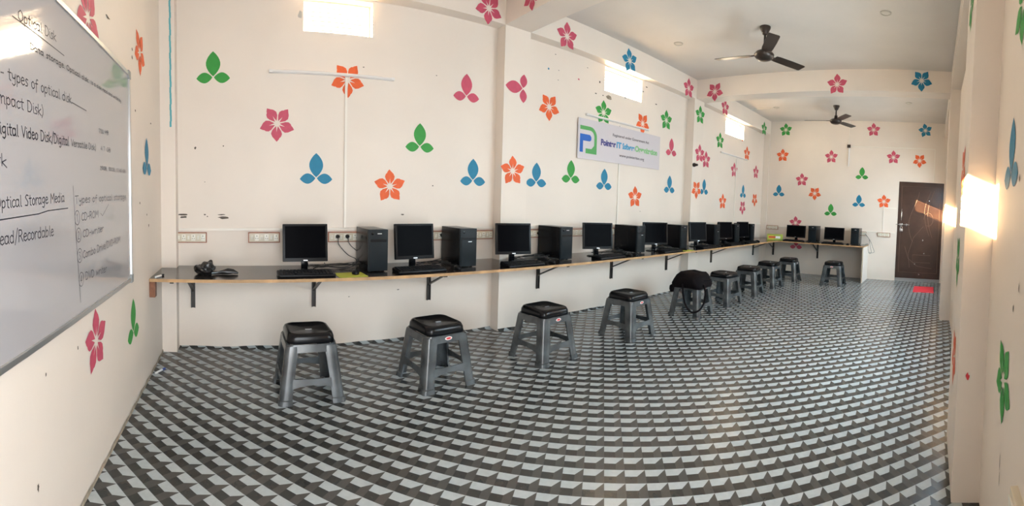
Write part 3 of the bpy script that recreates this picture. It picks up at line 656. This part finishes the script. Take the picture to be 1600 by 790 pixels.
for i, (mp, tp) in enumerate([(1244, 1270), (1304, 1337)]):
    my = 9.10/tan((mp-X0)/FPX); ty = 9.0/tan((tp-X0)/FPX)
    wh = ['on the short worktop beside the green carton', 'on the short worktop near its end panel'][i]
    put(monw, 9.14, my, -pi/2, 'black wide monitor ' + wh); put(tow[0], 9.0, ty, -pi/2, 'black computer tower standing beside the wide monitor ' + wh)
    put(kb, 8.93, my-.02, -pi/2, 'black keyboard ' + wh); put(ms, 8.93, my-.34, -pi/2, 'black mouse ' + wh)
    bm = None
# cables
def cable(pts, lb, m=m_cable, r=.0035, plug=None):
    o = tube_thing('power_cable', pts, r, m, None, 5); tag(o, lb, 'cable', 'loose cables behind the computers')
    if plug:
        bm = nb(); add_lathe(bm, [(.019, 0), (.019, .012), (.013, .03), (.006, .034)], plug, 14, M4.Rotation(R(90), 4, 'X')); obj('plug', bm, m_blk, o, True)
rd = random.Random(3)
cable([(.865, D-.06, 1.0), (.87, D-.07, .93), (.95, D-.08, .84), (1.02, D-.10, .80), (.98, 3.72, HD+.01), (.84, 3.66, HD+.006), (.74, 3.70, HD+.02), (.70, 3.62, .80)], 'black cable from the left plug behind the first monitor', plug=(.865, D-.029, 1.0))
cable([(.955, D-.06, 1.0), (.97, D-.07, .93), (1.06, D-.09, .86), (1.15, D-.09, .86), (1.16, 3.818, .86)], 'black cable from the right plug to the first computer tower', plug=(.955, D-.029, 1.0))
for i, ((mp, my, mr), (tp, ty), _) in enumerate(ST):
    x0, x1 = xat(mp, my)+.08, xat(tp, ty)
    pts = [(x0-.06, my+.055, HD+.12), (x0-.04, my+.07, HD+.03)]; xa, xb = sorted((x0, x1-.10))
    for k in range(26):
        t = .5-.5*cos(k*.9+i); pts.append((xa+(xb-xa)*t+rd.uniform(-.03, .03), min(my+.04+.17*rd.random(), DF-.03), HD+.008+.035*rd.random()))
    pts.append((x1-.09, ty+.30, HD+.05))
    o = cable(pts, 'tangled black cable behind the monitor ' + WH[i], r=.0032)
for x, px in ((2.60, 0), (3.10, 0), (4.46, 0), (1.90, 0)):
    cable([(x, D-.06, 1.0), (x+.005, D-.08, .93), (x+.08, D-.09, .82), (x+.12, D-.10, HD+.008)], {2.60: 'short black cable dropping from the socket right of the first pillar', 3.10: 'black cable plugged in left of the third computer tower', 4.46: 'black cable plugged in beside the sign conduit', 1.90: 'black cable plugged in behind the second computer tower'}[x], plug=(x, D-.029, 1.0))
for j in range(2):
    cable([(9.42, 1.46-.02*j, .98), (9.40, 1.36, .88), (9.36, 1.33-.03*j, .80), (9.30, 1.30-.05*j, .70), (9.26, 1.27-.06*j, .60), (9.24, 1.31, .57+.02*j), (9.27, 1.345, .66), (9.30, 1.352, .76), (9.25, 1.40, .76)], ['grey cable looping down past the end panel', 'second grey cable hanging in a loop by the end panel'][j], m_gcable, .004)

# ------------------------------------------------------------------ switch boards, conduits, battens
def make_board(label, w_=.28):
    t = thing('switch_board', label, 'switch board', (0, 0, 0), 0, 'switch boards along the walls')   # wall plane at local y=0
    bm = nb(); add_box(bm, (0, -.012, 0), (w_, .024, .092), None, .003); obj('back_box', bm, m_swf, t, True)
    bm = nb(); add_box(bm, (0, -.026, 0), (w_-.016, .005, .076), None, .0015); p = obj('face_plate', bm, m_swp, t, True)
    n = max(2, round(w_/.045)); 
    for k in range(n):
        x = -w_/2+.012+(w_-.024)*(k+.5)/n
        if k % 2 == 0:
            bm = nb(); add_box(bm, (x, -.031, 0), (.018, .006, .036), M4.Rotation(R(8), 3, 'X'), .002); obj('switch', bm, m_sww, t, True)
        else:
            bm = nb(); add_box(bm, (x, -.0295, 0), (.036, .003, .056), None, .001); s = obj('socket', bm, m_sww, t, True)
            bm = nb()
            for a, b, r in ((0, .014, .0045), (-.009, -.008, .0032), (.009, -.008, .0032)): add_lathe(bm, [(r, 0), (r, .0012)], (x+a, -.0308, b), 8, M4.Rotation(R(90), 4, 'X'))
            obj('pin_hole', bm, m_hole, s)
    return t
sb = make_board('cream switch board in a brown box next to the corner pillar by the whiteboard')
for i, (x, lb) in enumerate([(-.44, None), (.206, 'cream switch board left of the first monitor'), (.92, 'cream switch board with two plugs behind the first computer tower'), (1.86, 'switch board half hidden behind the second computer tower'), (2.36, 'switch board just left of the first projecting pillar'),
        (3.03, 'switch board right of the third monitor, with one plug'), (3.76, 'switch board right of the third computer tower'), (4.48, 'switch board under the sign conduit'), (5.35, 'switch board behind the fifth computer tower'), (7.0, 'switch board behind the seventh monitor')]):
    o = sb if i == 0 else copy_tree(sb); o.location = (x, D, .995)
    if lb: o['label'] = lb
o = copy_tree(sb); o.location = (E, 3.60, .995); o.rotation_euler = (0, 0, -pi/2); o['label'] = 'pink-framed switch board on the far wall over the green carton'
o = copy_tree(sb); o.location = (E, 1.045, .975); o.rotation_euler = (0, 0, -pi/2); o['label'] = 'switch board between the end panel and the door'
o = copy_tree(sb); o.location = (E, 1.50, .975); o.rotation_euler = (0, 0, -pi/2); o.scale = (.5, 1, 1); o['label'] = 'half-size switch board just behind the last computer tower'
def pipe(bm, a, b, w_=.022, ax='y'):
    a, b = V(a), V(b); lo_ = V([min(a[i], b[i]) for i in range(3)]); hi = V([max(a[i], b[i]) for i in range(3)])
    for i in range(3):
        if hi[i]-lo_[i] < 1e-4 and not ((ax == 'y' and i == 1) or (ax == 'x' and i == 0)): lo_[i] -= w_/2; hi[i] += w_/2
    if ax == 'y': lo_.y -= .012
    else: lo_.x -= .012
    box2(bm, lo_, hi, .002)
ZP = 1.066
def conduit(segs, lb, ax='y'):
    bm = nb()
    for a, b in segs: pipe(bm, a, b, .022, ax)
    tag(obj('conduit', bm, m_pipe), lb, 'conduit')
conduit([((-.55, D-.001, ZP), (2.505, D-.001, ZP)), ((on_y(539, 300, D).x, D-.001, ZP), (on_y(539, 300, D).x, D-.001, 2.42))], 'cream trunking along the first wall bay with riser to the batten')
conduit([((2.835, D-.001, ZP), (6.095, D-.001, ZP)), ((on_y(965, 300, D).x, D-.001, ZP), (on_y(965, 300, D).x, D-.001, 2.40))], 'cream trunking along the sign bay with riser behind the sign')
conduit([((6.415, D-.001, ZP), (9.425, D-.001, ZP)), ((on_y(1148, 300, D).x, D-.001, ZP), (on_y(1148, 300, D).x, D-.001, 2.38))], 'cream trunking along the last wall bay before the corner')
conduit([((E-.001, .80, ZP-.04), (E-.001, 3.74, ZP-.04)), ((E-.001, 1.07, ZP-.04), (E-.001, 1.07, 1.555)), ((E-.001, .80, 1.555), (E-.001, 1.07, 1.555))], 'cream trunking low on the far wall reaching the door', 'x')
conduit([((E-.001, 1.91, 2.86), (E-.001, .03, 2.86)), ((E-.001, .03, 2.16), (E-.001, .03, 2.86)), ((E-.001, 1.91, 2.86), (E-.001, 1.91, 3.415))], 'thin conduit high on the far wall from the fan to above the door', 'x')
def batten(a, b, lb, ax='y'):
    t = thing('tube_light', lb, 'light fitting', a, 0, 'slim unlit tube lights on the walls'); a, b = V(a), V(b); d = b-a
    bm = nb(); c = d/2; n = V((0, -.012, 0)) if ax == 'y' else V((-.012, 0, 0))
    sz = [max(abs(d[i]), .026) for i in range(3)]
    add_box(bm, c+n, sz, None, .004); obj('batten_body', bm, m_tube, t, True)
    bm = nb(); u = d.normalized(); add_tube(bm, [c+n*2.4-u*(d.length/2-.03), c+n*2.4+u*(d.length/2-.03)], .010, 10); obj('light_tube', bm, m_tube, t, True)
    for s in (-1, 1): bm = nb(); add_box(bm, c+n*1.8+u*s*(d.length/2-.015), [.026+.004*abs(u[i]) for i in range(3)], None, .004); obj('end_cap', bm, m_tube, t)
batten((.247, D, 2.44), (1.386, D, 2.44), 'slim white tube light across an orange flower over the first monitor')
batten((3.80, D, 2.44), (5.06, D, 2.44), 'slim white tube light directly above the company sign')
batten((7.30, D, 2.42), (8.50, D, 2.42), 'slim white tube light under the window nearest the corner')
batten((E, 1.90, 2.42), (E, 1.90, 2.84), 'short upright tube light on the far wall below the distant fan', 'x')
bm = nb(); add_box(bm, (E-.02, 1.905, 2.86), (.04, .07, .07), None, .01); tag(obj('junction_box', bm, m_fan2), 'small dark junction box on the far wall above the upright tube light', 'junction box')
for x, y, z, lb in ((6.115, 3.735, 2.05, 'small brown holder fixed on the second projecting pillar'),):
    bm = nb(); add_lathe(bm, [(.03, 0), (.034, .02), (.022, .05), (.018, .08)], (x+.02, y+.015, z), 14, M4.Rotation(R(90), 4, 'X')); tag(obj('bulb_holder', bm, m_fan), lb, 'lamp holder')

# ------------------------------------------------------------------ company sign
sx0, sx1, sz0, sz1 = 3.67, 5.345, 1.895, 2.382
sg = thing('sign_board', 'pale company sign with green and blue logo hung between flowers in the second bay', 'sign', (sx0, D-.027, sz0))
def sgp(o): return o
bm = nb(); box2(bm, (0, 0, 0), (sx1-sx0, .010, sz1-sz0), .002); obj('sign_sheet', bm, m_sign, sg)
SW, SH = sx1-sx0, sz1-sz0
def poly(bm, pts, y=-.0012): bm.faces.new([bm.verts.new((x, y, z)) for x, z in pts])
bm = nb(); cx, r1, r2 = .20, .125, .078   # the green bow of the logo
zc = .235
outer = [(cx+r1*sin(R(a)), zc+.165-r1+r1*cos(R(a))) for a in range(0, 91, 15)]; inner_ = [(cx+r2*sin(R(a)), zc+.165-r1+r2*cos(R(a))) for a in range(0, 91, 15)]
ol = [(.03, zc+.165)] + outer + [(cx+r1, zc-.165), (.13, zc-.165), (.13, zc-.105)]
il = [(cx+r2-.045, zc-.105)] + [(cx+r2, zc-.06)] + inner_[::-1] + [(.03, zc+.165-(r1-r2))]
pts = ol+il; vs = [bm.verts.new((x, -.0012, z)) for x, z in pts]; f = bm.faces.new(vs); f.normal_update(); bmesh.ops.triangulate(bm, faces=[f]); obj('logo_bow', bm, m_sgreen, sg)['label'] = 'green bow of the logo'
bm = nb()
pts = [(.03, zc+.065), (.20, zc+.065), (.225, zc+.04), (.225, zc+.005), (.20, zc-.015), (.085, zc-.015), (.085, zc-.155), (.03, zc-.155)]
vs = [bm.verts.new((x, -.0012, z)) for x, z in pts]; f = bm.faces.new(vs); f.normal_update(); bmesh.ops.triangulate(bm, faces=[f]); obj('logo_letter', bm, m_sblue, sg)['label'] = 'blue letter of the logo'
def text(s, x, z, size, width, m, name, parent, loc_y=-.0014, extr=.0004, bold=.0):
    c = bpy.data.curves.new('_txt', 'FONT'); c.body = s; c.size = size; c.extrude = extr; c.offset = bold
    o = bpy.data.objects.new('_txt', c); col.objects.link(o); bpy.context.view_layer.update()
    me = bpy.data.meshes.new_from_object(o.evaluated_get(bpy.context.evaluated_depsgraph_get())); bpy.data.objects.remove(o); bpy.data.curves.remove(c)
    xs = [v_.co.x for v_ in me.vertices]; k = width/(max(xs)-min(xs)); x_ = min(xs)
    for v_ in me.vertices: v_.co = V((x+(v_.co.x-x_)*k, loc_y-v_.co.z, z+v_.co.y))
    me.materials.clear(); me.materials.append(m); o = bpy.data.objects.new(name, me); col.objects.link(o); o.parent = parent; return o
text('Registered under Government Act', .62, .345, .050, .78, m_grey, 'printed_line', sg, bold=.0008)
for s, x, wd, m in (('Pointer', .40, .285, m_snavy), ('IT', .70, .10, m_sky), ('Software', .82, .26, m_sky), ('Organization', 1.09, .52, m_slime)):
    text(s, x, .205, .105, wd, m, 'sign_word', sg, bold=.005)
text('www.pointeritso.org', .76, .095, .052, .54, m_grey, 'printed_line', sg, bold=.0008)

# ------------------------------------------------------------------ ceiling fans and downlights
def fan(x, y, zm, rot, lb, m):
    t = thing('ceiling_fan', lb, 'fan', (x, y, zm), 0, 'brown three-blade ceiling fans'); h = ZC-zm
    bm = nb(); add_lathe(bm, [(.062, h), (.060, h-.02), (.03, h-.085), (.014, h-.09)], seg=24); obj('canopy', bm, m, t, True)
    bm = nb(); add_tube(bm, [(0, 0, .04), (0, 0, h-.07)], .013, 12); obj('downrod', bm, m, t, True)
    bm = nb(); add_lathe(bm, [(.001, -.062), (.05, -.06), (.088, -.045), (.112, -.015), (.115, .005), (.095, .03), (.05, .045), (.034, .055), (.028, .10), (.014, .11)], seg=32); obj('motor_housing', bm, m, t, True)
    for k in range(3):
        a = R(rot+120*k); bm = nb(); loops = []
        for d, w_ in ((.15, .105), (.20, .12), (.40, .130), (.585, .125), (.60, .105)):
            tl = R(-10); loops.append([(d, s*w_/2*cos(tl), s*w_/2*sin(tl)+zz) for s, zz in ((-1, 0), (1, 0), (1, .004), (-1, .004))])
        add_loft(bm, loops); bm.transform(M4.Rotation(a, 4, 'Z')); b = obj('blade', bm, m, t)
        bm = nb(); add_box(bm, (.13, 0, .002), (.10, .036, .006), None, .002); bm.transform(M4.Rotation(a, 4, 'Z')); obj('blade_arm', bm, m, b)
def proj(q):
    d = V(q)-V((0, 0, EYE)); x, y, z = d
    x, z = cos(ROLL)*x - sin(ROLL)*z, sin(ROLL)*x + cos(ROLL)*z
    y, z = cos(PITCH)*y - sin(PITCH)*z, sin(PITCH)*y + cos(PITCH)*z
    return X0+FPX*atan2(x, y), YC-FPX*z/hypot(x, y)
def zfind(x, y, py):
    a, b = 1.5, 3.6
    for _ in range(40):
        m = (a+b)/2
        if proj((x, y, m))[1] > py: a = m
        else: b = m
    return a
q = on_z(1196, 42, ZC); zf = zfind(q.x, q.y, 86); az = math.degrees(atan2(-q.y, -q.x)); fan(q.x, q.y, zf, az+9, 'nearer brown ceiling fan on the middle ceiling bay', m_fan)
q = on_z(1307, 165, ZC); zf2 = zfind(q.x, q.y, 189); az = math.degrees(atan2(-q.y, -q.x)); fan(q.x, q.y, zf2, az-90-8, 'farther dark ceiling fan beyond the second cross beam', m_fan2)
for px, py, lb in ((1060, 68, 'round downlight left of the nearer fan'), (1384, 20, 'round downlight right of the nearer fan'), (1420, 161, 'small round downlight beyond the farther cross beam near the door side'), (1213, 168, 'small round downlight beyond the farther cross beam near the windows')):
    q = on_z(px, py, ZC); t = thing('downlight', lb, 'ceiling light', (q.x, q.y, ZC), 0, 'round unlit ceiling downlights')
    bm = nb(); add_lathe(bm, [(.060, 0), (.060, -.006), (.046, -.009), (.046, 0)], seg=28); obj('trim_ring', bm, m_ring, t, True)
    bm = nb(); add_lathe(bm, [(.045, -.002), (.045, -.005), (.001, -.007)], seg=28); obj('diffuser', bm, m_light, t, True)

qa, qb = on_z(1163, 172, ZC), on_z(1206, 168, ZC); bm = nb(); d = qb-qa
add_box(bm, ((qa.x+qb.x)/2, (qa.y+qb.y)/2, ZC-.006), (d.length, .02, .011), M4.Rotation(atan2(d.y, d.x), 3, 'Z')); tag(obj('conduit', bm, m_pipe), 'thin conduit on the ceiling leading to the downlight near the windows', 'conduit')

# ------------------------------------------------------------------ door and its mat
dr = bpy.data.objects.new('door_1', None); col.objects.link(dr); dr.location = (E, DOORY[0], 0); dr['kind'] = 'structure'; dr['label'] = 'dark brown panelled door at the far end'
dW = DOORY[1]-DOORY[0]
bm = nb(); box2(bm, (.0, 0, .0), (.15, dW, .07)); obj('threshold', bm, m_jamb, dr)
bm = nb(); box2(bm, (.045, 0, .07), (.10, .035, 2.14)); box2(bm, (.045, dW-.02, .07), (.10, dW, 2.14)); box2(bm, (.045, 0, 2.115), (.10, dW, 2.14)); obj('door_frame', bm, m_door, dr)
bm = nb(); box2(bm, (-.006, .002, .072), (.030, dW-.001, 2.138), .004); leafo = obj('door_leaf', bm, m_door, dr)
def groove(pts, r=.0035):
    P = [V((-.0065, y, z)) for y, z in pts]; bm = nb(); add_tube(bm, P, r, 5); obj('routed_line', bm, m_groove, leafo)
Wd = dW
groove([(.07, .20), (Wd-.07, .20), (Wd-.07, 2.04), (.07, 2.04), (.07, .20)])
groove([(.20+.12*sin(t/12*pi), .95+.085*t) for t in range(13)]); groove([(.27+.12*sin(t/12*pi), 1.0+.08*t) for t in range(13)])
groove([(.62+.10*sin(t/10*pi*1.2), .85+.09*t) for t in range(13)]); groove([(.30+.10*cos(k*pi/8), 1.35+.14*sin(k*pi/8)) for k in range(14)])
groove([(.22, .42), (.60, .42), (.60, .58), (.22, .58)]); groove([(.18, .30), (.50, .34), (.70, .50), (.78, .75)]); groove([(.66, .30), (.70, .60), (.60, .95), (.40, 1.20)])
bm = nb(); y = Wd-.085
add_tube(bm, [(-.008, y, 1.55), (-.045, y, 1.52), (-.05, y, 1.42), (-.045, y, 1.33), (-.008, y, 1.30)], .008, 10); obj('door_handle', bm, m_steelb, leafo, True)
bm = nb(); add_tube(bm, [(-.022, Wd+.03, 1.215), (-.022, Wd-.26, 1.215)], .007, 10); add_box(bm, (-.012, Wd-.08, 1.215), (.02, .07, .045), None, .004); add_box(bm, (-.012, Wd-.20, 1.215), (.02, .03, .04), None, .004); obj('sliding_bolt', bm, m_steelb, leafo, True)
bm = nb(); add_box(bm, (-.030, Wd-.09, 1.10), (.024, .07, .065), None, .012); add_tube(bm, [(-.03, Wd-.09+.022*cos(a*pi/6), 1.135+.045*sin(a*pi/6)) for a in range(7)], .005, 8); obj('padlock', bm, m_steelb, leafo, True)
for y, z in ((.36, .62), (.55, .38), (.40, .90), (.30, 1.75), (.45, .16)): bm = nb(); add_box(bm, (-.0085, y, z), (.003, .02, .022), None, .001); obj('screw_plate', bm, m_steelb, leafo)
bm = nb(); a, b, c, d = (8.72, .31), (8.10, .30), (8.10, -.07), (8.72, -.09)
add_loft(bm, [[(8.14, -.08, 0), (8.82, -.08, 0), (8.82, .31, 0), (8.14, .31, 0)], [(8.145, -.075, .008), (8.815, -.075, .008), (8.815, .305, .008), (8.145, .305, .008)]]); tag(obj('door_mat', bm, m_mat), 'bright red rubber mat on the floor before the door', 'door mat')

# ------------------------------------------------------------------ small loose things
cl = thing('polythene_bag', 'crumpled black polythene bag lying on the empty end of the worktop', 'bag', (-.28, 3.45, HD)); rd = random.Random(11)
t = bmesh.new(); bmesh.ops.create_icosphere(t, subdivisions=4, radius=1)
from mathutils import noise
for v_ in t.verts:
    p = v_.co.copy(); n_ = noise.noise(p*1.8)*.40 + abs(noise.noise(p*4))*.16
    r_ = 1+n_; v_.co = V((p.x*.080*r_, p.y*.065*r_, max(0, (p.z*.046+.038)*r_))); v_.co.z += .045*max(0, .5-abs(p.x-.35))*max(0, p.z)
bm = nb(); merge(bm, t, M4.Identity(4)); obj('bag_body', bm, m_cloth, cl, True, 25)
bm = nb(); pts = [(.05, -.02, .02), (.10, -.01, .018), (.14, -.005, .02), (.18, .0, .028), (.22, -.005, .026), (.26, -.012, .014)]; add_tube(bm, pts, [.018, .012, .02, .026, .020, .008], 10)
for v_ in bm.verts: v_.co.y += .006*sin(v_.co.x*90); v_.co.z = max(.001, v_.co.z*.9+.004*sin(v_.co.x*130+v_.co.y*200))
obj('twisted_end', bm, m_cloth, cl, True, 30)
def pen(loc, rz, lb, capm):
    t = thing('marker_pen', lb, 'marker pen', loc, rz); bm = nb(); add_tube(bm, [(-.055, 0, .008), (.030, 0, .008)], .0078, 12); obj('barrel', bm, m_white, t, True)
    bm = nb(); add_tube(bm, [(.028, 0, .008), (.062, 0, .008), (.064, 0, .008)], [.0088, .0085, .006], 12); obj('pen_cap', bm, capm, t, True)
pen((-.62, 3.29, HD), R(70), 'white marker pen with black cap on the worktop corner by the board wall', m_blk)
pen((-.625, 3.30, 0), R(62), 'white marker pen with blue cap on the floor by the board wall', m_bluecap)
bm = nb(); t = bmesh.new(); bmesh.ops.create_icosphere(t, subdivisions=3, radius=1)
for v_ in t.verts: p = v_.co.copy(); r_ = 1+.3*noise.noise(p*2.5); v_.co = V((p.x*.05*r_, p.y*.03*r_, p.z*.055*r_+.056))
merge(bm, t, M4.Identity(4)); q = on_z(731, 523, 0); o = obj('dust_clump', bm, m_plaster, None, True); o.location = (2.03, 3.80, 0); tag(o, 'small dark clump on the floor against the wall beside the first pillar', 'debris')
cb = thing('carton', 'lime green and yellow carton with red print in the corner of the worktops', 'box', (9.02, 3.36, HD), R(-68))
bm = nb(); add_box(bm, (0, 0, .062), (.34, .12, .124), None, .003); obj('carton_box', bm, m_boxg, cb)
bm = nb(); add_box(bm, (-.09, -.0612, .055), (.12, .001, .09)); obj('carton_print', bm, m_boxy, cb)
bm = nb(); add_box(bm, (-.06, -.0622, .062), (.15, .001, .035)); obj('carton_print', bm, m_boxr, cb)
bm = nb(); add_box(bm, (.06, -.0612, .06), (.11, .001, .05)); obj('carton_print', bm, m_white, cb)
# switch panel low on the right wall beside the camera
rp = thing('switch_board', 'cream board with dark slanted edge low on the right wall at the picture edge', 'switch board', (1.18, RR, .50), pi)
bm = nb(); add_box(bm, (0, -.012, 0), (.20, .024, .14), None, .003); obj('back_box', bm, m_swp, rp); bm = nb(); add_box(bm, (0, -.027, 0), (.17, .006, .11), None, .002); obj('face_plate', bm, m_sww, rp)
bpy.context.view_layer.update()
